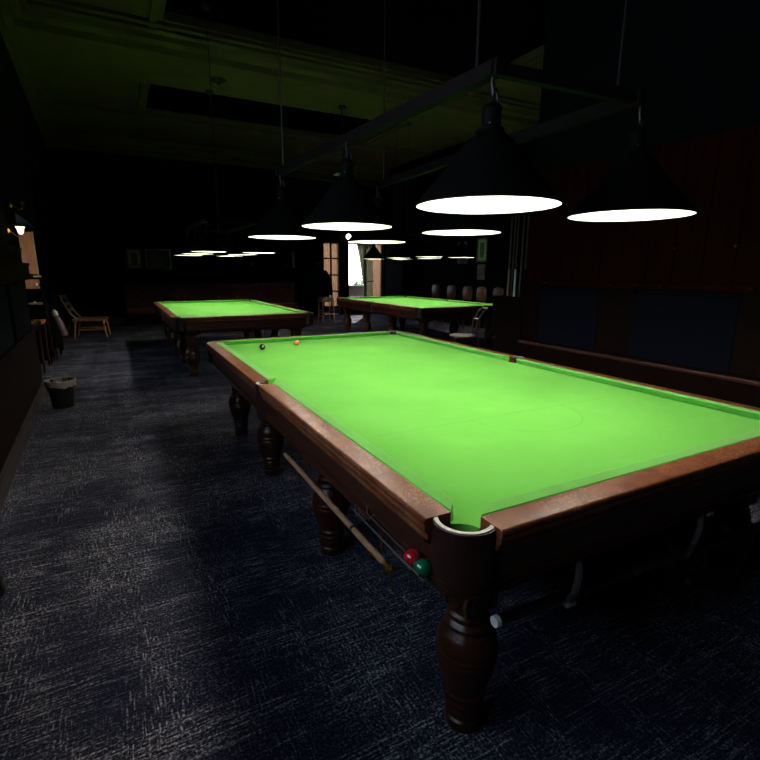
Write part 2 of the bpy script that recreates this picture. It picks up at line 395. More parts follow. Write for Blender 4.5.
# outside
bm = BM(); box(bm, 4, 9.5, YF + 1.5, YF + 1.75, -.1, .88); box(bm, 4, 9.5, YF + 1.44, YF + 1.8, .88, .95); box(bm, 4, 9.5, YF + .9, YF + 1.5, -.1, .55); struct('wall_garden', bm, 'gardenbrick')
struct('ground_outside', B(-1, 12, YF + .4, YF + 16, -.5, -.1), 'ground')
def bush(x, y, r, label, seed):
    rnd = random.Random(seed); t = thing('garden_shrub', label, 'shrub', (x, y, -.1), group='shrubs outside the window')
    bm = BM(); tube(bm, [(0, 0, 0), (.03, 0, r)], [.06, .03]); obj('stem', bm, 'doorwood', t)
    bm = BM()
    for k in range(260):
        a, b_ = rnd.random() * 2 * PI, math.acos(rnd.uniform(-.4, 1)); rr = r * rnd.uniform(.75, 1)
        p = Vector((rr * math.sin(b_) * math.cos(a), rr * math.sin(b_) * math.sin(a), r * .9 + rr * math.cos(b_)))
        q = Matrix.Translation(p) @ Matrix.Rotation(rnd.random() * 6, 4, 'Z') @ Matrix.Rotation(rnd.random() * 3, 4, 'X')
        vs = [bm.verts.new(q @ Vector(v)) for v in ((-.09, 0, 0), (0, .05, .02), (.09, 0, 0), (0, -.05, .02))]; bm.faces.new(vs)
    obj('foliage', bm, 'leaf', t, smooth=False)
bush(7.9, YF + 3.2, .75, 'low round shrub in the garden nearest the far window', 1)
bush(9.4, YF + 5.2, 1.1, 'taller shrub further out in the garden beyond the window', 2)
# recess window in the aisle wall
bm = BM()
def wbox(bm, ya, yb, z0, z1, d0, d1): wseg(bm, ya, yb, z0, z1, d0, d1)
wbox(bm, AY0, AY0 + .05, WZ0, 2.08, .56, .64); wbox(bm, AY1 - .05, AY1, WZ0, 2.08, .56, .64); wbox(bm, AY0, AY1, 2.03, 2.08, .56, .64); wbox(bm, AY0, AY1, WZ0 - .02, WZ0 + .03, .46, .68)
wbox(bm, 5.73, 5.77, WZ0, 2.08, .58, .62); wbox(bm, AY0, AY1, 1.62, 1.66, .58, .62)
w4 = struct('window_4', bm, 'doorwood')
bm = BM(); wbox(bm, AY0 + .03, AY1 - .03, WZ0 + .02, 2.05, .595, .605); obj('pane', bm, 'glass', w4)
bm = BM()
wbox(bm, VY0, VY0 + .05, VZ0, VZ1, .12, .25); wbox(bm, VY1 - .05, VY1, VZ0, VZ1, .12, .25); wbox(bm, VY0, VY1, VZ1 - .05, VZ1, .12, .25); wbox(bm, VY0, VY1, VZ0 - .03, VZ0 + .03, -.06, .25)
for y in (VY0 + .93, VY0 + 1.9): wbox(bm, y, y + .05, VZ0, VZ1, .16, .21)
wbox(bm, VY0, VY1, 2.08, 2.12, .16, .21)
w5 = struct('unseen_window', bm, 'doorwood')  # out-of-view window, added to bring daylight onto the near carpet
bm = BM(); wbox(bm, VY0 + .02, VY1 - .02, VZ0 + .02, VZ1 - .02, .18, .19); obj('pane', bm, 'glass', w5)

# ------------------------------------------------------------------ snooker table
hx, hy, BED, TOP, RW, CW = .889, 1.7845, .832, .866, .137, .052
PCX, PCY = .925, 1.82
def make_table(label):
    T = thing('snooker_table', label, 'snooker table')
    # cloth covered slate with the pocket falls cut out
    pts = []
    ex, ey = hx + .05, hy + .05; cc = .03; cr = .07
    def corner(sx, sy, rev):
        cx, cy = hx + .066, hy + .066; out = []
        dx = ex - cx; dy = math.sqrt(cr * cr - dx * dx)
        a0 = math.atan2(-dy, dx); a1 = math.atan2(dx, -dy)
        if a1 > a0: a1 -= 2 * PI
        for i in range(13):
            a = a0 + (a1 - a0) * i / 12; out.append((sx * (cx + cr * math.cos(a)), sy * (cy + cr * math.sin(a))))
        return out[::-1] if rev else out
    def mid(s):
        cx = hx + .072; r = .06; out = []; dx = ex - cx; dy = math.sqrt(r * r - dx * dx)
        a0 = math.atan2(-dy, dx) % (2 * PI); a1 = math.atan2(dy, dx)
        for i in range(11):
            a = a0 + (a1 - a0) * i / 10; out.append((s * (cx + r * math.cos(a)), s * r * math.sin(a)))
        return out
    pts = mid(1) + corner(1, 1, False) + corner(-1, 1, True) + mid(-1) + corner(-1, -1, False) + corner(1, -1, True)
    bm = BM(); extrude_poly(bm, pts, BED - .05, BED); bmesh.ops.triangulate(bm, faces=[f for f in bm.faces if len(f.verts) > 4])
    obj('playing_surface', bm, 'baize', T, smooth=False)
    # six cushions, each a cloth-covered wedge with angled jaws
    def cprof(s, h): return [(s * (h + u), z) for u, z in ((0, BED + .0335), (.003, BED + .0375), (.010, BED + .039), (CW - .004, TOP + .003), (CW, TOP - .001), (CW, BED), (.034, BED), (.026, BED + .010))]
    for s in (-1, 1):
        for t in (-1, 1):
            def f_mid(u, s=s): return .050 + .028 * (1 - (abs(u) - hx) / CW) ** 2
            def f_cor(u, s=s): return hy - .010 - .062 * (1 - (abs(u) - hx) / CW) ** 2
            bm = BM(); prism(bm, cprof(s, hx), 'y', 0, 0, lambda u, t=t: t * f_mid(u), lambda u, t=t: t * f_cor(u)); obj('cushion', bm, 'cushion', T, angle=25)
        def f_c(u): return hx - .010 - .062 * (1 - (abs(u) - hy) / CW) ** 2
        bm = BM(); prism(bm, cprof(s, hy), 'x', 0, 0, lambda u: -f_c(u), f_c); obj('cushion', bm, 'cushion', T, angle=25)
    # six polished rails
    def rprof(s, h): return [(s * (h + CW + u), z) for u, z in ((0, TOP), (.075, TOP), (.0805, TOP - .0015), (.084, TOP - .005), (.0855, TOP - .011), (.0845, TOP - .018), (.082, TOP - .021), (.0835, TOP - .024), (.0835, TOP - .036), (.081, TOP - .042), (.074, TOP - .046), (.074, .80), (0, .80))]
    for s in (-1, 1):
        for t in (-1, 1):
            bm = BM(); prism(bm, rprof(s, hx), 'y', t * .05, t * (hy - .005)); obj('rail', bm, 'rail', T, angle=50)
        bm = BM(); prism(bm, rprof(s, hy), 'x', -(hx - .005), hx - .005); obj('rail', bm, 'rail', T, angle=50)
    # four aprons under the rails
    def aprof(s, h): return [(s * (h + CW + u), z) for u, z in ((-.02, .80), (.066, .80), (.066, .782), (.056, .775), (.044, .77), (.044, .70), (.052, .695), (.056, .685), (.05, .676), (.055, .668), (.05, .658), (.04, .65), (.034, .64), (-.02, .64))]
    for s in (-1, 1):
        bm = BM(); prism(bm, aprof(s, hx), 'y', -hy + .03, hy - .03); obj('apron', bm, 'mahogany', T, angle=30)
        bm = BM(); prism(bm, aprof(s, hy), 'x', -hx + .03, hx - .03); obj('apron', bm, 'mahogany', T, angle=30)
    bm = BM(); box(bm, -.9, .9, -1.79, 1.79, .68, .78)
    for x in (-.72, 0, .72): box(bm, x - .07, x + .07, -1.74, 1.74, .60, .7)
    obj('under_frame', bm, 'mahogany', T, smooth=False)
    # pockets: leather drum, plate, bag
    for s in (-1, 1):
        for t in (-1, 1):
            ac = math.atan2(t, s); a0, a1 = ac - math.radians(118), ac + math.radians(118)
            bm = BM(); arcband(bm, s * PCX, t * PCY, (.078), .087, .685, TOP - .006, a0, a1, 26)
            lathe(bm, [(.03, .665), (.062, .672), (.079, .69), (.079, .70)], 24, Matrix.Translation((s * PCX, t * PCY, 0)))
            for zz, rr in ((.69, .091), (.708, .0895)): arcband(bm, s * PCX, t * PCY, .085, rr, zz - .006, zz + .006, a0, a1, 26)
            k = obj('corner_pocket', bm, 'leather', T, angle=50)
            bm = BM(); arcband(bm, s * PCX, t * PCY, .0705, .083, TOP - .012, TOP - .002, ac - math.radians(96), ac + math.radians(96), 26); obj('pocket_plate', bm, 'plate', k, angle=50)
        cxm = s * (hx + .075); ac = 0 if s > 0 else PI
        bm = BM(); arcband(bm, cxm, 0, .056, .066, .66, TOP - .006, ac - PI * .55, ac + PI * .55, 16)
        lathe(bm, [(.056, .68), (.056, .69)], 20, Matrix.Translation((cxm, 0, 0)))
        k = obj('middle_pocket', bm, 'leather', T, angle=50)
        bm = BM(); arcband(bm, cxm, 0, .046, .064, TOP - .010, TOP - .001, ac - PI * .5, ac + PI * .5, 16); obj('pocket_plate', bm, 'plate', k, angle=50)
    # eight turned legs
    prof = [(.050, 0), (.061, .004), (.064, .018), (.062, .040), (.056, .046), (.055, .054), (.062, .060), (.064, .072), (.060, .082), (.058, .088), (.066, .096), (.068, .108), (.063, .116), (.063, .122),
            (.070, .130), (.071, .140), (.066, .148), (.070, .165), (.084, .200), (.093, .235), (.097, .262), (.096, .268), (.101, .273), (.102, .281), (.098, .288), (.098, .292), (.103, .298), (.103, .306),
            (.099, .312), (.100, .325), (.096, .350), (.086, .372), (.072, .385), (.070, .390), (.077, .396), (.078, .406), (.072, .414), (.066, .420), (.070, .428), (.069, .438), (.060, .446), (.058, .47), (.058, .66)]
    for s in (-1, 1):
        for yy in (-1.675, -.50, .68, 1.80):
            bm = BM(); lathe(bm, prof, 36)
            box(bm, -.066, .066, -.066, .066, .462, .60, .012); box(bm, -.078, .078, -.078, .078, .59, .655, .008)
            lg = obj('leg', bm, 'mahogany', T, angle=35, loc=(s * .775, yy if abs(yy) < 1.79 else 1.72, 0))
            if abs(yy) > 1.6:
                t = -1 if yy < 0 else 1; bm = BM()
                for q in (-1, 1):
                    tube(bm, [(s * .068, q * .045, .585), (s * .074, q * .03, .55), (s * .07, q * .042, .50), (s * .072, q * .02, .468)], [.006, .008, .006, .004], 8)
                    tube(bm, [(q * .045, t * .068, .585), (q * .03, t * .074, .55), (q * .042, t * .07, .50), (q * .02, t * .072, .468)], [.006, .008, .006, .004], 8)
                obj('carved_scroll', bm, 'mahogany', lg)
                dgn = Vector((s, t, 0)).normalized(); pp = Vector((-dgn.y, dgn.x, 0)); bm = BM()
                tube(bm, [dgn * .085 + pp * q * .05 + Vector((0, 0, z)) for q, z in ((-1, .668), (-.85, .635), (-.4, .615), (.2, .61), (.75, .625), (1, .668))], .006, 8)
                tube(bm, [dgn * .092 + pp * q + Vector((0, 0, z)) for q, z in ((.0, .612), (.008, .56), (-.004, .50), (.004, .465))], .005, 8)
                obj('bracket_loop', bm, 'brass', lg)
    return T
main = make_table('largest and nearest snooker table, green cloth with pink and black balls on it')
# rails under the long edge where potted balls come out, hooks for the rests
bm = BM()
for x, z in ((-1.006, .694), (-1.036, .694), (-1.052, .716)): tube(bm, [(x, -1.80, z + .004), (x, -1.70, z), (x, -1.40, z + .004), (x + .02, -1.36, z + .008)], .003, 6)
for y in (-1.76, -1.42): tube(bm, [(-.99, y, .70), (-1.006, y, .690), (-1.036, y, .690), (-1.056, y, .716)], .0035, 6)
obj('ball_return_track', bm, 'steel', main)
def hook(pts, r=.006, m='brass'):
    bm = BM(); tube(bm, pts, r, 8); return obj('rest_hook', bm, m, main)
for y in (-1.36, -.55):
    hook([(-.94, y, .645), (-.94, y, .60), (-.93, y, .57), (-.925, y, .53), (-.93, y, .497), (-.95, y, .485), (-.968, y, .495), (-.972, y, .515)])
for x in (-.53, .10):
    o = hook([(x, -1.88, .655), (x, -1.885, .60), (x, -1.875, .54), (x, -1.855, .505 - .055 * (x + .53)), (x, -1.83, .49 - .05 * (x + .53)), (x, -1.80, .505 - .05 * (x + .53)), (x, -1.795, .535)], .011, 'steel')
# a tag makes sure the cloth rest's plate shows
tabB = dup(main, (-.035, 6.29, 0), label='snooker table behind the nearest one, in front of the buttoned red bench')
tabC = dup(main, (4.0, 6.45, 0), label='snooker table by the garden door, far end under the window')
for t_ in (tabB, tabC):                 # those two carry no rests on show: leave off the near table's extra hooks
    for ch in children(t_):
        if ch.name.split('.')[0] in ('rest_hook', 'ball_return_track'): bpy.data.objects.remove(ch)

# ------------------------------------------------------------------ balls, rests on the near table
R_ = .02625
def ball(name, m, x, y, z, label): tag(obj(name, ball_bm(R_, 32), m, loc=(x, y, z)), label, 'ball')
ball('snooker_ball', 'blackball', -.626, 1.385, BED + R_, 'black snooker ball on the nearest table near its far cushion')
ball('snooker_ball', 'pink', -.274, 1.515, BED + R_, 'pink snooker ball close to the far cushion of the nearest table')
ball('snooker_ball', 'yellow', 3.30, 7.72, BED + R_, 'yellow ball on the table by the garden door')
ball('snooker_ball', 'red', -1.021, -1.716, .714, 'red ball waiting in the rails under the nearest table edge')
ball('snooker_ball', 'green', -1.021, -1.770, .714, 'green ball in the rails under the nearest table edge')
rs = thing('rest_stick', 'pale ash rest slung on brass hooks beneath the long side of the nearest table', 'snooker rest', (-.95, -1.47, .507))
bm = BM(); tube(bm, [(0, .02, 0), (0, .30, 0), (0, 1.16, .004), (0, 1.2, .004)], [.0115, .0125, .012, .010], 12); obj('shaft', bm, 'ash', rs)
bm = BM(); tube(bm, [(0, .30, 0), (0, .315, 0)], [.0135, .0135], 12); obj('collar', bm, 'black', rs)
bm = BM(); tube(bm, [(0, 0, 0), (0, .045, 0)], .013, 12); tube(bm, [(0, -.004, -.045), (0, 0, 0), (0, -.004, .03)], .005, 8); tube(bm, [(-.035, -.002, 0), (.035, -.002, 0)], .005, 8); obj('cross_head', bm, 'brass', rs)
rb = thing('long_rest', 'black long rest with white tip slung under the D end of the nearest table', 'snooker rest', (-.80, -1.835, .513))
bm = BM(); tube(bm, [(0, 0, 0), (.62, 0, -.030), (1.5, 0, -.072)], [.017, .017, .014], 14); obj('shaft', bm, 'black', rb)
bm = BM(); tube(bm, [(.60, 0, -.029), (.64, 0, -.031)], .0185, 14); obj('collar', bm, 'steel', rb)
bm = BM(); tube(bm, [(-.012, 0, .0005), (.003, 0, 0)], [.0165, .0175], 14); obj('tip', bm, 'chalkwhite', rb)
tag(obj('chalk_rag', B(-.022, .022, -.015, .015, -.008, .008, .006), 'paper', loc=(-.50, -1.835, .4695)), 'scrap of white felt caught under the black rest', 'felt scrap')

# ------------------------------------------------------------------ lamps and the timber frames they hang from
def make_lamp(label):
    k = .90
    T = thing('billiard_lamp', label, 'lamp')
    bm = BM()
    lathe(bm, [(r * k, z) for r, z in ((.286, 0), (.289, .004), (.286, .010), (.250, .050), (.198, .105), (.146, .160), (.110, .205), (.097, .222), (.090, .232), (.068, .246), (.055, .262), (.049, .27))], 48, cap=False)
    obj('shade', bm, 'shade', T, angle=35)
    bm = BM(); lathe(bm, [(r * k, z) for r, z in ((.286, .001), (.278, .010), (.243, .049), (.191, .103), (.139, .158), (.088, .215), (.06, .225), (0, .226))], 48, cap=False); obj('shade_lining', bm, 'inner', T, angle=50)
    bm = BM(); bmesh.ops.create_uvsphere(bm, u_segments=20, v_segments=12, radius=.045); bmesh.ops.translate(bm, verts=bm.verts, vec=(0, 0, .085)); obj('bulb', bm, 'opal', T)
    bm = BM(); lathe(bm, [(.02, .12), (.022, .226)], 14); obj('bulb_holder', bm, 'white', T)
    bm = BM(); lathe(bm, [(.044, .262), (.046, .275), (.034, .285), (.034, .335), (.038, .34), (.030, .355), (.012, .366)], 24); n = obj('lamp_neck', bm, 'shade', T)
    bm = BM()
    for a in (.3, .3 + PI): lathe(bm, [(.003, .0), (.008, .004), (.005, .016), (.009, .022), (.006, .03), (.0, .032)], 10, Matrix.Translation((.084 * math.cos(a), .084 * math.sin(a), .222)))
    obj('wing_nut', bm, 'shade', n)
    bm = BM(); tube(bm, [(-.024, -.024, .285), (-.026, -.026, .291)], .004, 10); obj('screw', bm, 'steel', n)
    bm = BM(); tube(bm, [(0, 0, .36), (.004, 0, .40), (-.004, 0, .43), (0, 0, .452)], .007, 8)
    tube(bm, [(.02, 0, .345), (.035, .01, .38), (.022, .012, .42), (.006, .006, .40), (-.018, -.004, .37), (-.02, 0, .345)], .005, 8); obj('flex', bm, 'black', T)
    return T
def beam(bm, a, b, w_, z0, z1):
    a, b = Vector(a), Vector(b); d = b - a; mx = Matrix.Translation((a.x, a.y, 0)) @ Matrix.Rotation(math.atan2(d.y, d.x), 4, 'Z')
    box(bm, -.03, d.length + .03, -w_ / 2, w_ / 2, z0, z1, .004, mx)
def make_frame(cx, cy, label, hang, P, z=2.2):
    T = thing('lamp_frame', label, 'lamp frame', (cx, cy, z))       # P: near aisle, near far side, far aisle, far far side
    for a, b in ((P[0], P[2]), (P[1], P[3])):
        bm = BM(); beam(bm, a, b, .045, 0, .055); obj('long_bar', bm, 'framewood', T, smooth=False)
    for a, b in ((P[0], P[1]), (P[2], P[3])):
        bm = BM(); beam(bm, a, b, .036, .004, .05); obj('cross_bar', bm, 'framewood', T, smooth=False)
    for x, y, zt in hang:
        bm = BM(); tube(bm, [(x, y, .05), (x, y, zt - z - .02)], .006, 6); obj('hanging_rod', bm, 'black', T)
        bm = BM(); lathe(bm, [(.012, zt - z - .06), (.05, zt - z - .045), (.075, zt - z - .012), (.075, zt - z)], 20, Matrix.Translation((x, y, 0))); obj('ceiling_rose', bm, 'black', T)
    return T
PM = ((-.385, -1.2), (.35, -1.25), (-.51, 1.08), (.40, 1.18)); PO = ((-.38, -1.2), (.38, -1.2), (-.38, 1.13), (.38, 1.13))
make_frame(0, 0, 'dark timber lamp frame above the nearest snooker table', [(-.39, -1.1, 5.02), (.35, -1.15, 5.02), (-.505, 1.0, 5.02), (.395, 1.1, 5.02)], PM)
make_frame(-.035, 6.29, 'dark lamp frame above the table at the buttoned bench', [(.2, 1.11, 4.68), (-.2, -1.2, 5.02)], PO)
make_frame(4.0, 6.45, 'dark lamp frame above the table by the garden door', [(.38, .9, 4.68), (-.38, .1, 4.68)], PO)
lamp0 = make_lamp('')
used = False
rows = (('nearest', -.02, 0, 'aisle', 'panel', 1.75), ('bench-side', -.035, 6.29, 'aisle', 'garden', 1.765), ('garden-door', 4.0, 6.45, 'bench', 'chair', 1.765))
LP = {(0, -1): (-.39, -1.2), (0, 1): (.375, -1.255), (1, -1): (-.475, -.075), (1, 1): (.35, -.06), (2, -1): (-.515, 1.05), (2, 1): (.385, 1.2)}
for nm, cx, cy, a_, b_, z in rows:
    for k, yy in enumerate((-1.2, -.05, 1.1)):
        for s in (-1, 1):
            sc_ = 1.06 if (nm, k, s) == ('nearest', 0, -1) else 1
            lab = 'black cone lamp over the %s of the %s table, on its %s side' % ((('D end', 'middle', 'far end') if nm == 'nearest' else ('near end', 'middle', 'far end'))[k], nm, a_ if s < 0 else b_)
            pos = (*LP[k, s], z) if nm == 'nearest' else (cx + s * .38, cy + yy, z)
            if not used: lamp0.location = pos; lamp0.scale = (sc_, sc_, 1); lamp0['label'] = lab; lamp0['group'] = 'lamps over the nearest table'; used = True
            else: dup(lamp0, pos, label=lab, group='lamps over the %s table' % nm).scale = (1, 1, 1)

# ------------------------------------------------------------------ waste bin, aisle furniture
bn = thing('waste_bin', 'black waste bin with a pale liner folded over its rim, by the aisle wall', 'bin', (-2.335, 3.56, 0))
bm = BM(); lathe(bm, [(.10, 0), (.104, .004), (.135, .29), (.139, .3), (.132, .3), (.098, .012), (.0, .012)], 32); obj('bucket', bm, 'black', bn)
bm = BM()
n = 40; V = []
rnd = random.Random(3)
for r, z in ((.126, .25), (.132, .296), (.139, .306), (.146, .30), (.145, .28), (.141, .235)):
    V.append([bm.verts.new(((r + (rnd.uniform(-.004, .009) if r > .138 else 0)) * math.cos(2 * PI * i / n), (r + (rnd.uniform(-.004, .009) if r > .138 else 0)) * math.sin(2 * PI * i / n), z + (rnd.uniform(-.012, .012) if z < .29 else rnd.uniform(0, .008)))) for i in range(n)])
for a, b in zip(V, V[1:]):
    for i in range(n): bm.faces.new((a[i], a[(i + 1) % n], b[(i + 1) % n], b[i]))
obj('liner', bm, 'liner', bn)
# oak easy chair facing the room
ch = thing('oak_chair', 'low oak armchair against the aisle wall past the window recess', 'chair', (-2.33, 9.85, 0), -.10)
bm = BM(); box(bm, -.28, .36, -.03, .55, .38, .43, .015); obj('seat', bm, 'oak', ch)
for x, y, lean in ((.31, 0, .05), (.31, .52, .05), (-.22, 0, -.06), (-.22, .52, -.06)):
    bm = BM(); tube(bm, [(x, y, .39), (x + lean, y, 0)], [.024, .017], 10); obj('leg', bm, 'oak', ch)
for y in (.0, .52):
    bm = BM(); tube(bm, [(-.18, y, .40), (-.30, y, .55), (-.42, y, .82), (-.46, y, .95)], [.022, .024, .02, .018], 8); obj('back_post', bm, 'oak', ch)
for z, x in ((.62, -.335), (.75, -.39), (.9, -.445)): obj('back_slat', B(x - .012, x + .012, 0, .52, z - .04, z + .04, .006), 'oak', ch)
bm = BM(); box(bm, -.2, .3, .02, .04, .17, .20); box(bm, -.2, .3, .48, .50, .17, .20); obj('stretcher', bm, 'oak', ch)
# alcove: cupboard at its far end, narrow table, bottle, glass, bag leaning beside it
cb = thing('alcove_cupboard', 'tall orange wooden cupboard standing at the end of the lit alcove', 'cupboard', (-2.90, 6.62, 0))
bm = BM(); box(bm, -.19, -.165, 0, .36, .1, 2.1); box(bm, .165, .19, 0, .36, .1, 2.1); box(bm, -.19, .19, .34, .36, .1, 2.1); box(bm, -.19, .19, 0, .36, 2.06, 2.1); box(bm, -.19, .19, 0, .36, .1, .16); box(bm, -.165, .165, .0, .34, 1.345, 1.375); box(bm, -.165, .165, .0, .34, 1.17, 1.19)
obj('body', bm, 'brownwood', cb, smooth=False)
bm = BM(); box(bm, -.16, .15, -.02, 0, 1.42, 2.05, .004); d_ = obj('door', bm, 'orangewood', cb, smooth=False)
obj('edge_strip', B(.15, .172, -.026, 0, 1.41, 2.06), 'oak', d_, smooth=False)
obj('ledge', B(-.2, .2, -.06, .02, 1.375, 1.40, .005), 'oak', cb, smooth=False)
d_ = obj('drawer', B(-.16, .16, -.018, .3, 1.20, 1.34, .004), 'orangewood', cb, smooth=False)
bm = BM(); lathe(bm, [(.008, 0), (.008, .015), (.018, .025), (.016, .035), (0, .038)], 14, Matrix.Translation((.13, -.018, 1.265)) @ Matrix.Rotation(PI / 2, 4, 'X')); obj('knob', bm, 'white', d_)
obj('shelf', B(-.165, .165, .02, .34, .95, .97), 'oak', cb, smooth=False)
for x in (-.17, .17):
    for y in (.02, .34): obj('foot', B(x - .02, x + .02, y - .02, y + .02, 0, .1), 'mahogany', cb, smooth=False)
st = thing('side_table', 'narrow wooden side table inside the alcove, in front of the orange cupboard', 'table', (-2.84, 6.12, 0))
bm = BM(); box(bm, -.16, .13, -.36, .36, .70, .735, .006); obj('table_top', bm, 'orangewood', st, smooth=False)
for x in (-.12, .10):
    for y in (-.31, .31):
        bm = BM(); tube(bm, [(x, y, .70), (x, y, 0)], [.02, .014], 10); obj('leg', bm, 'mahogany', st)
bo = thing('bottle', 'clear glass bottle standing on the side table in the alcove', 'bottle', (-2.79, 6.25, .735))
bm = BM(); lathe(bm, [(.03, 0), (.034, .01), (.034, .14), (.03, .17), (.013, .21), (.013, .26), (.015, .265)], 20); obj('body', bm, 'bottleglass', bo)
bm = BM(); lathe(bm, [(.016, .262), (.016, .285)], 14); obj('cap', bm, 'white', bo)
bm = BM(); lathe(bm, [(.026, 0), (.032, .004), (.038, .10), (.036, .10), (.030, .008), (0, .008)], 20); tag(obj('tumbler', bm, 'bottleglass', loc=(-2.83, 5.98, .735)), 'glass tumbler beside the bottle on the side table', 'glass')
eb = thing('cloth_bag', 'grey cloth bag with a white flap hanging on the wall just past the alcove', 'bag', (-2.60, 7.16, 0))
bm = BM(); tube(bm, [(.05, 0, .36), (.045, 0, .39), (.02, 0, .52), (-.02, 0, .66), (-.05, 0, .76)], [.02, .06, .065, .052, .04], 14); obj('body', bm, 'greyprint', eb)
bm = BM(); tube(bm, [(-.045, 0, .73), (-.055, 0, .79), (-.06, 0, .83)], [.05, .048, .02], 14); obj('flap', bm, 'paper', eb)
bm = BM(); tube(bm, [(-.055, 0, .80), (-.09, .0, .92), (-.135, 0, .95)], .006, 8); obj('strap', bm, 'black', eb)
def sconce(name, label, y, z, lit):
    T = thing(name, label, 'wall lamp', (wl(y), y, z))
    bm = BM(); lathe(bm, [(.03, 0), (.035, .008), (.02, .02), (.010, .024)], 20, Matrix.Rotation(PI / 2, 4, 'Y')); obj('back_plate', bm, 'brass', T)
    bm = BM(); tube(bm, [(.02, 0, 0), (.07, 0, -.05), (.11, 0, -.04), (.11, 0, -.03)], .006, 8); obj('arm', bm, 'brass', T)
    bm = BM(); lathe(bm, [(.012, -.03), (.026, -.01), (.03, .02), (.042, .045), (.040, .045), (.028, .02), (.024, -.008), (.01, -.026)], 20, Matrix.Translation((.11, 0, 0)), cap=False); obj('lamp_shade', bm, 'glow' if lit else 'bottleglass', T)
sconce('wall_light', 'small glowing wall light above the drinks shelf near the alcove', 3.6, 1.88, True)
sconce('wall_light', 'unlit glass wall light higher up than the glowing one', 4.1, 2.19, False)
sh = thing('wall_shelf', 'dark wooden drinks shelf with a deep front board above the navy aisle panels', 'shelf', (wl(2.8), 2.75, 1.40))
obj('board', B(-.02, .13, -.75, .75, .13, .16, .004), 'shelfwood', sh, smooth=False)
obj('front_board', B(.10, .12, -.75, .75, 0, .13, .003), 'shelfwood', sh, smooth=False)
for y in (-.6, .6):
    bm = BM(); tube(bm, [(-.0, y, -.06), (.05, y, .02), (.09, y, .13)], .012, 8); obj('bracket', bm, 'shelfwood', sh)
for y, k in ((3.40, 'nearest the alcove'), (3.27, 'middle of three'), (3.0, 'furthest from the alcove')):
    bm = BM(); lathe(bm, [(.03, 0), (.006, .006), (.006, .07), (.035, .10), (.04, .15), (.036, .15), (.031, .102), (0, .078)], 18)
    tag(obj('stem_glass', bm, 'bottleglass', loc=(wl(2.8) + .06, y, 1.56)), 'stemmed glass on the drinks shelf, ' + k, 'glass', 'glasses on the drinks shelf')
dp = obj('drape', drape(0, 1.1, 0, 3.1, 0, 6, .03), 'drape', loc=(-2.69, 7.3, 0), rotz=PI / 2 + .03)
tag(dp, 'long black drape on the aisle wall just past the alcove', 'curtain')

# ------------------------------------------------------------------ far wall: buttoned bench, pictures, fixtures
be = thing('buttoned_bench', 'oxblood buttoned leather bench along the far wall', 'bench', (.95, 12.75, 0))
bm = BM(); nx, nz = 240, 26; V = []
for j in range(nz + 1):
    z = .46 + .66 * j / nz; row = []
    for i in range(nx + 1):
        x = -2.45 + 4.9 * i / nx
        k = .022 * (abs(math.cos(PI * (x / .22 + z / .22)) * math.cos(PI * (x / .22 - z / .22)))) ** .5
        row.append(bm.verts.new((x, -.02 - k + (.05 if j == nz else 0), z)))
    V.append(row)
for a, b in zip(V, V[1:]):
    for i in range(nx): bm.faces.new((a[i], a[i + 1], b[i + 1], b[i]))
box(bm, -2.45, 2.45, .04, .3, .3, 1.10); bk = obj('backrest', bm, 'redleather', be, angle=80)
bm = BM(); box(bm, -2.45, 2.45, -.42, .02, .30, .47, .04); obj('seat', bm, 'redleather', be)
bm = BM(); box(bm, -2.42, 2.42, -.36, .3, .0, .30); obj('plinth', bm, 'brownwood', be, smooth=False)
def picture(label, x, z, w_, h_, name='framed_picture', wallx=None, y=None, fr='gilt', art='darkmirror', mount=True, g=None):
    T = thing(name, label, 'picture', (x, YF, z) if wallx is None else (wallx, y, z), 0 if wallx is None else -PI / 2, g)
    bm = BM(); f = .045
    box(bm, -w_ / 2, w_ / 2, -.03, 0, h_ / 2 - f, h_ / 2); box(bm, -w_ / 2, w_ / 2, -.03, 0, -h_ / 2, -h_ / 2 + f); box(bm, -w_ / 2, -w_ / 2 + f, -.03, 0, -h_ / 2, h_ / 2); box(bm, w_ / 2 - f, w_ / 2, -.03, 0, -h_ / 2, h_ / 2)
    obj('frame', bm, fr, T, smooth=False)
    if mount:
        obj('mount', B(-w_ / 2 + .02, w_ / 2 - .02, -.012, -.002, -h_ / 2 + .02, h_ / 2 - .02), 'paper', T, smooth=False)
    k = .12 if mount else .03
    obj('print', B(-w_ / 2 + k, w_ / 2 - k, -.016, -.01, -h_ / 2 + k, h_ / 2 - k), art, T, smooth=False)
    return T
greyframe = mat('grey_picture_frame', (.50, .38, .42), .6); M['greyframe'] = greyframe
picture('small pale framed print on the far wall over the bench end', -1.16, 1.79, .40, .58, fr='greyprint', art='greyprint')
picture('wide dark print in a grey frame beside the small pale framed print', -.53, 1.79, .68, .58, fr='greyframe', art='darkmirror', mount=False)
tag(obj('wall_pipe', B(3.48, 3.54, YF - .05, YF, 1.57, 2.08, .01), 'white'), 'narrow vertical white cover strip on the far wall', 'cable cover')
for x, z, r, l in ((2.16, 1.69, .07, 'round grey thermostat over the buttoned bench on the far wall'), (3.26, 1.64, .06, 'small grey round switch beside the white cover strip')):
    bm = BM(); lathe(bm, [(r, 0), (r, .02), (r * .8, .035), (0, .04)], 24, Matrix.Rotation(PI / 2, 4, 'X')); tag(obj('wall_dial', bm, 'steel', loc=(x, YF, z)), l, 'wall fixture')
bm = BM(); lathe(bm, [(0, -.09), (.05, -.075), (.085, -.03), (.09, 0), (.085, .03), (.05, .075), (.02, .09)], 24)
gl = thing('globe_light', 'small lit white globe light above the garden window', 'lamp', (5.44, YF - .14, 2.62))
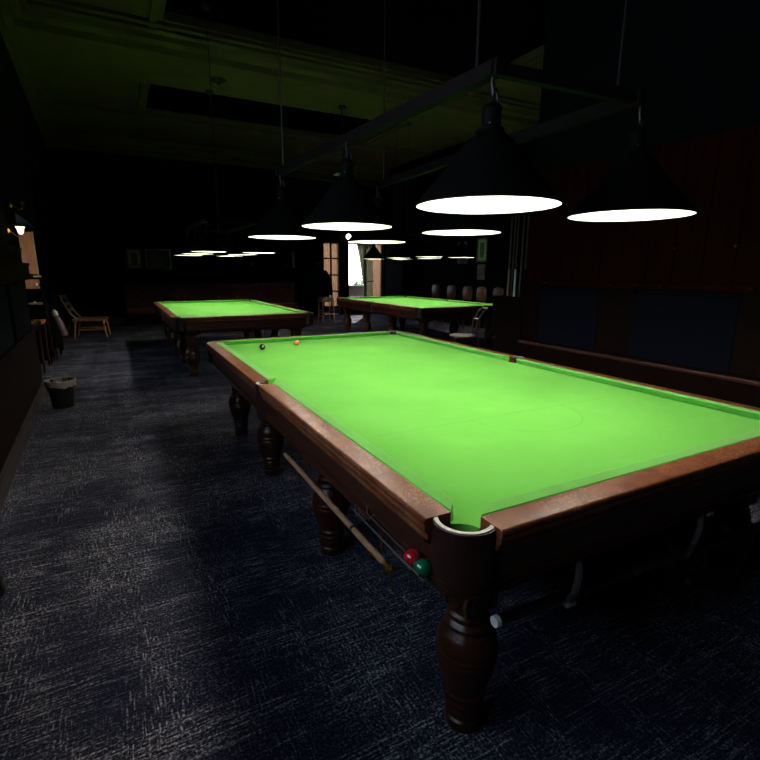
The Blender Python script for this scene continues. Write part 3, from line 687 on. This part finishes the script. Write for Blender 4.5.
obj('globe', bm, emit('lit_globe', (1, .96, .86), 4), gl); bm = BM(); tube(bm, [(0, .14, .06), (0, .06, .06), (0, 0, .09)], .012, 8); obj('arm', bm, 'brass', gl)
# dark drapes either side of the garden door, coat, stool
tag(obj('drape', drape(3.62, 4.50, 0, 2.7, 12.9, 7, .05), 'drape'), 'black drape beside the glazed garden door', 'curtain')
tag(obj('drape', drape(-.8, .0, 0, 2.7, 0, 6, .05), 'drape', loc=(6.82, 11.7, 0), rotz=PI / 2), 'black drape in the corner beyond the garden window', 'curtain')
cst = thing('coat_stand', 'dark coat stand holding the navy coat at the garden door', 'coat stand', (4.13, 12.5, 0))
bm = BM(); lathe(bm, [(.2, 0), (.2, .02), (.05, .05), (.02, .08), (.02, 1.72), (.03, 1.76), (0, 1.8)], 20); obj('pole', bm, 'mahogany', cst)
for a in range(3):
    bm = BM(); c_, s_ = math.cos(a * 2.09 + .5), math.sin(a * 2.09 + .5); tube(bm, [(0, 0, 1.68), (.08 * c_, .08 * s_, 1.70), (.13 * c_, .13 * s_, 1.78)], .01, 8); obj('peg', bm, 'mahogany', cst)
ct = thing('hanging_coat', 'navy coat hanging on the coat stand at the garden door', 'coat', (4.13, 12.5, 1.06))
bm = BM()
rings = []
for z, w_, d_ in ((-.46, .40, .15), (-.2, .38, .16), (.1, .34, .16), (.32, .30, .14), (.46, .20, .11), (.55, .09, .08), (.6, .06, .06)):
    rings.append([bm.verts.new((w_ * math.cos(a) * (1 + .05 * math.sin(5 * a)), d_ * math.sin(a) * (1 + .12 * math.sin(7 * a)), z)) for a in [2 * PI * i / 28 for i in range(28)]])
for a, b in zip(rings, rings[1:]):
    for i in range(28): bm.faces.new((a[i], a[(i + 1) % 28], b[(i + 1) % 28], b[i]))
bm.faces.new(rings[0][::-1]); bm.faces.new(rings[-1]); obj('body', bm, 'navy', ct, angle=80)
for s in (-1, 1):
    bm = BM(); tube(bm, [(s * .22, 0, .42), (s * .36, 0, .2), (s * .42, -.02, -.1), (s * .42, -.04, -.36)], [.07, .085, .075, .065], 12); obj('sleeve', bm, 'navy', ct)
sl = thing('wooden_stool', 'wooden bar stool with a pale cushion, in front of the navy coat', 'stool', (3.78, 10.95, 0))
obj('seat', B(-.2, .2, -.2, .2, .60, .64, .012), 'oak', sl); obj('cushion', B(-.17, .17, -.17, .17, .64, .74, .035), 'tan', sl)
for x in (-.16, .16):
    for y in (-.16, .16):
        bm = BM(); tube(bm, [(x, y, .60), (x * 1.15, y * 1.15, 0)], [.018, .018], 10); obj('leg', bm, 'oak', sl)
bm = BM()
for s in (-1, 1): tube(bm, [(-.17, s * .17, .25), (.17, s * .17, .25)], .011, 8); tube(bm, [(s * .17, -.17, .34), (s * .17, .17, .34)], .011, 8)
obj('stretcher', bm, 'oak', sl)

# ------------------------------------------------------------------ chair side of the room
def make_chair(label):
    T = thing('wooden_chair', label, 'chair')
    obj('seat', B(-.22, .22, -.22, .22, .43, .48, .015), 'chairback', T)
    bm = BM(); E_ = []
    for y_ in (.19, .2, .225, .235):
        k_ = 1 if .195 < y_ < .23 else .93
        E_.append([bm.verts.new((.20 * k_ * math.copysign(abs(math.cos(a)) ** .6, math.cos(a)), y_, .92 + .19 * k_ * math.copysign(abs(math.sin(a)) ** .6, math.sin(a)))) for a in [2 * PI * i / 28 for i in range(28)]])
    for a, b in zip(E_, E_[1:]):
        for i in range(28): bm.faces.new((a[i], a[(i + 1) % 28], b[(i + 1) % 28], b[i]))
    bm.faces.new(E_[0][::-1]); bm.faces.new(E_[-1]); obj('backrest', bm, 'chairback', T)
    for x, y, h in ((-.19, -.19, .44), (.19, -.19, .44)):
        bm = BM(); tube(bm, [(x, y, h), (x, y, 0)], [.02, .016], 10); obj('leg', bm, 'mahogany', T)
    for x in (-.17, .17):
        bm = BM(); tube(bm, [(x, .2, .8), (x, .19, .44), (x, .23, 0)], [.016, .02, .016], 10); obj('leg', bm, 'mahogany', T)
    return T
cl = ('nearest the cue rack', 'second from the cue rack', 'middle of the row of five', 'second from the window drape', 'closest to the window drape')
first = None
for k, yy in enumerate((6.83, 7.48, 8.08, 8.82, 9.6)):
    lab = 'tan leather backed chair against the picture wall, ' + cl[k]
    if not first: first = make_chair(lab); first.location = (6.56, yy, 0); first.rotation_euler = (0, 0, -PI / 2); first['group'] = 'chairs along the picture wall'
    else: dup(first, (6.56, yy, 0), label=lab, group='chairs along the picture wall')
picture('gilt framed picture on the chair wall, above the small pale notice', 0, 2.05, .42, .62, wallx=XR, y=7.75, fr='gilt', art='greyprint')
tag(obj('paper_notice', B(XR - .012, XR, 7.6, 7.92, 1.28, 1.68), 'greyprint', smooth=False), 'small pale notice under the gilt framed picture', 'notice')
tag(obj('paper_poster', B(XR - .012, XR, 8.42, 8.85, 2.02, 2.30), 'greyprint', smooth=False), 'torn pale poster high on the chair wall', 'poster')
tag(obj('paper_card', B(XR - .012, XR, 8.36, 8.82, 1.70, 1.86), 'greyprint', smooth=False), 'small grey card below the torn poster', 'notice')
# curved armchair between the tables
ac = thing('bentwood_chair', 'bentwood chair with a curved back, between the nearest table and the garden-door table', 'chair', (3.36, 3.76, 0), -2.05)
bm = BM(); lathe(bm, [(0, .43), (.22, .43), (.235, .44), (.235, .465), (.2, .475), (0, .478)], 32); obj('seat', bm, 'walnut', ac)
for x in (-.17, .17):
    bm = BM(); tube(bm, [(x * 1.15, .30, 0), (x * 1.05, .2, .44), (x, .17, .58), (x, .20, .72), (x, .28, .86), (x, .36, .93)], [.015, .02, .019, .018, .017, .015], 10); obj('back_post', bm, 'walnut', ac)
    bm = BM(); tube(bm, [(x, -.16, .44), (x * 1.25, -.22, 0)], [.02, .014], 10); obj('leg', bm, 'walnut', ac)
for z, y in ((.90, .33), (.72, .20)):
    bm = BM(); tube(bm, [(-.17, y, z), (0, y + .03, z + .01), (.17, y, z)], .018, 10); obj('back_rail', bm, 'walnut', ac)
bm = BM(); tube(bm, [(.19 * math.cos(a), .19 * math.sin(a), .24) for a in [2 * PI * i / 24 for i in range(25)]], .009, 8); obj('foot_ring', bm, 'walnut', ac)

# ------------------------------------------------------------------ cue rack at the end of the partition
cr_ = thing('cue_cabinet', 'low dark wooden cabinet with a cue rail at the end of the red boarded partition', 'cabinet', (2.66, 1.8, 0))
obj('body', B(-.16, .14, -.29, .28, 0, 1.18), 'brownwood', cr_, smooth=False)
obj('top_board', B(-.18, .16, -.295, .30, 1.18, 1.21, .006), 'brownwood', cr_, smooth=False)
o = obj('door', B(-.175, -.16, -.25, .24, .12, 1.1, .006), 'brownwood', cr_, smooth=False); bm = BM(); tube(bm, [(-.17, .18, .7), (-.2, .18, .7)], [.008, .014], 10); obj('knob', bm, 'brass', o)
bm = BM(); box(bm, -.16, -.10, -.29, .25, 2.14, 2.17, .005); obj('clip_rail', bm, 'brownwood', cr_, smooth=False)
bm = BM(); box(bm, -.13, -.11, -.297, -.27, 1.21, 2.3); obj('rack_post', bm, 'brownwood', cr_, smooth=False)
def cue(x, y, m, label, L=1.45):
    T = thing('snooker_cue', label, 'cue', (x, y, 1.21), group='cues in the rack')
    bm = BM(); tube(bm, [(0, 0, 0), (0, 0, .32)], [.0148, .0125], 12); obj('butt', bm, m, T)
    bm = BM(); tube(bm, [(0, 0, .32), (0, 0, L - .02)], [.0125, .0052], 12); obj('shaft', bm, 'walnut', T)
    bm = BM(); tube(bm, [(0, 0, L - .02), (0, 0, L)], [.0052, .005], 10); obj('tip', bm, 'brass', T)
cue(2.545, 1.60, 'redwood', 'cue with a reddish butt in the rack, nearest the boarded partition')
cue(2.545, 1.67, 'mahogany', 'cue with a brown butt in the rack beside the reddish one')
cue(2.545, 1.76, 'white', 'cue with a white butt in the rack')
cue(2.545, 1.81, 'black', 'black butted cue just past the white one')
cue(2.545, 1.87, 'oak', 'cue with a pale oak butt at the outer end of the rack')
# brass pegs on the boarding
pegs = ((.66 + .5, 1.39), (.36, 1.39), (.1, 1.39), (-.13, 1.39), (-.83, 1.39), (-.20, 1.70), (-.66, 1.70))
for k, (y, z) in enumerate(pegs):
    bm = BM(); x0 = DX - (.05 if z < 1.5 else .02)
    tube(bm, [(x0, y, z), (x0 - .03, y, z), (x0 - .032, y, z)], [.006, .006, .0], 10); lathe(bm, [(0, -.012), (.01, -.008), (.013, 0), (.01, .008), (0, .012)], 14, Matrix.Translation((x0 - .03, y, z)))
    lab = ('brass peg on the dado rail above the navy panels, number %d from the cue rack' % (k + 1)).replace('number 1', 'first').replace('number 2', 'second').replace('number 3', 'third').replace('number 4', 'fourth').replace('number 5', 'last') if k < 5 else 'brass peg high on the red boarding, ' + ('closer to the cue rack' if k == 5 else 'further from the cue rack')
    tag(obj('wall_peg', bm, 'brass'), lab, 'peg', 'brass pegs on the partition')

# ------------------------------------------------------------------ ceiling hung projector, detector
pj = thing('spot_projector', 'small white spot projector on a rod below the ceiling beam', 'projector', (2.62, 7.0, 3.36))
bm = BM(); tube(bm, [(0, 0, .1), (0, 0, 1.32)], .01, 8); obj('drop_rod', bm, 'black', pj)
bm = BM(); lathe(bm, [(.015, 1.25), (.07, 1.28), (.08, 1.32)], 18); obj('ceiling_rose', bm, 'black', pj)
bm = BM(); box(bm, -.16, .16, -.12, .12, -.06, .06, .02); hd = obj('housing', bm, 'white', pj)
bm = BM(); tube(bm, [(0, -.12, 0), (0, -.18, -.01)], [.045, .05], 16); obj('lens', bm, 'black', hd)
bm = BM(); tube(bm, [(-.1, 0, .06), (0, 0, .13), (.1, 0, .06)], .008, 8); obj('yoke', bm, 'black', pj)
dt = thing('smoke_detector', 'dark round detector on the ceiling beam above the bench-side table', 'detector', (.2, 6.75, 4.68))
bm = BM(); lathe(bm, [(.0, -.07), (.09, -.06), (.13, -.03), (.14, 0)], 24); obj('housing', bm, 'black', dt)
bm = BM(); lathe(bm, [(0, -.085), (.03, -.08), (.03, -.066)], 14); obj('sensor', bm, 'black', dt)

# ------------------------------------------------------------------ small things on the carpet
for x, y, r, l in ((.673, -1.591, .5, 'white chalk crumb on the carpet furthest under the nearest table'), (.232, -1.497, 1.1, 'grey chalk cube lying on the carpet under the nearest table')):
    bm = B(-.012, .012, -.011, .011, 0, .02, .004); tag(obj('chalk_cube', bm, 'white' if r < 1 else 'steel', loc=(x, y, 0), rotz=r), l, 'chalk')
cs = thing('stool_castor', 'black castor with a chrome cap standing on the carpet by the aisle wall', 'castor', (-2.33, -.18, 0))
bm = BM(); lathe(bm, [(.03, -.02), (.052, -.02), (.056, -.012), (.056, .012), (.052, .02), (.03, .02)], 28, Matrix.Translation((0, 0, .056)) @ Matrix.Rotation(PI / 2, 4, 'X')); obj('wheel', bm, 'black', cs)
bm = BM(); tube(bm, [(-.0, 0, .10), (-.03, 0, .16), (-.16, 0, .22)], .014, 10); box(bm, -.02, .05, -.028, .028, .085, .115, .01); obj('fork', bm, 'black', cs)
bm = BM(); lathe(bm, [(.018, 0), (.02, .01), (.014, .024), (0, .03)], 16, Matrix.Translation((-.005, .1, .14))); lathe(bm, [(.01, -.02), (.012, .0)], 12, Matrix.Translation((-.005, .1, .14))); tube(bm, [(-.005, .1, .13), (-.01, .0, .13)], .01, 8); obj('chrome_cap', bm, 'plate', cs)
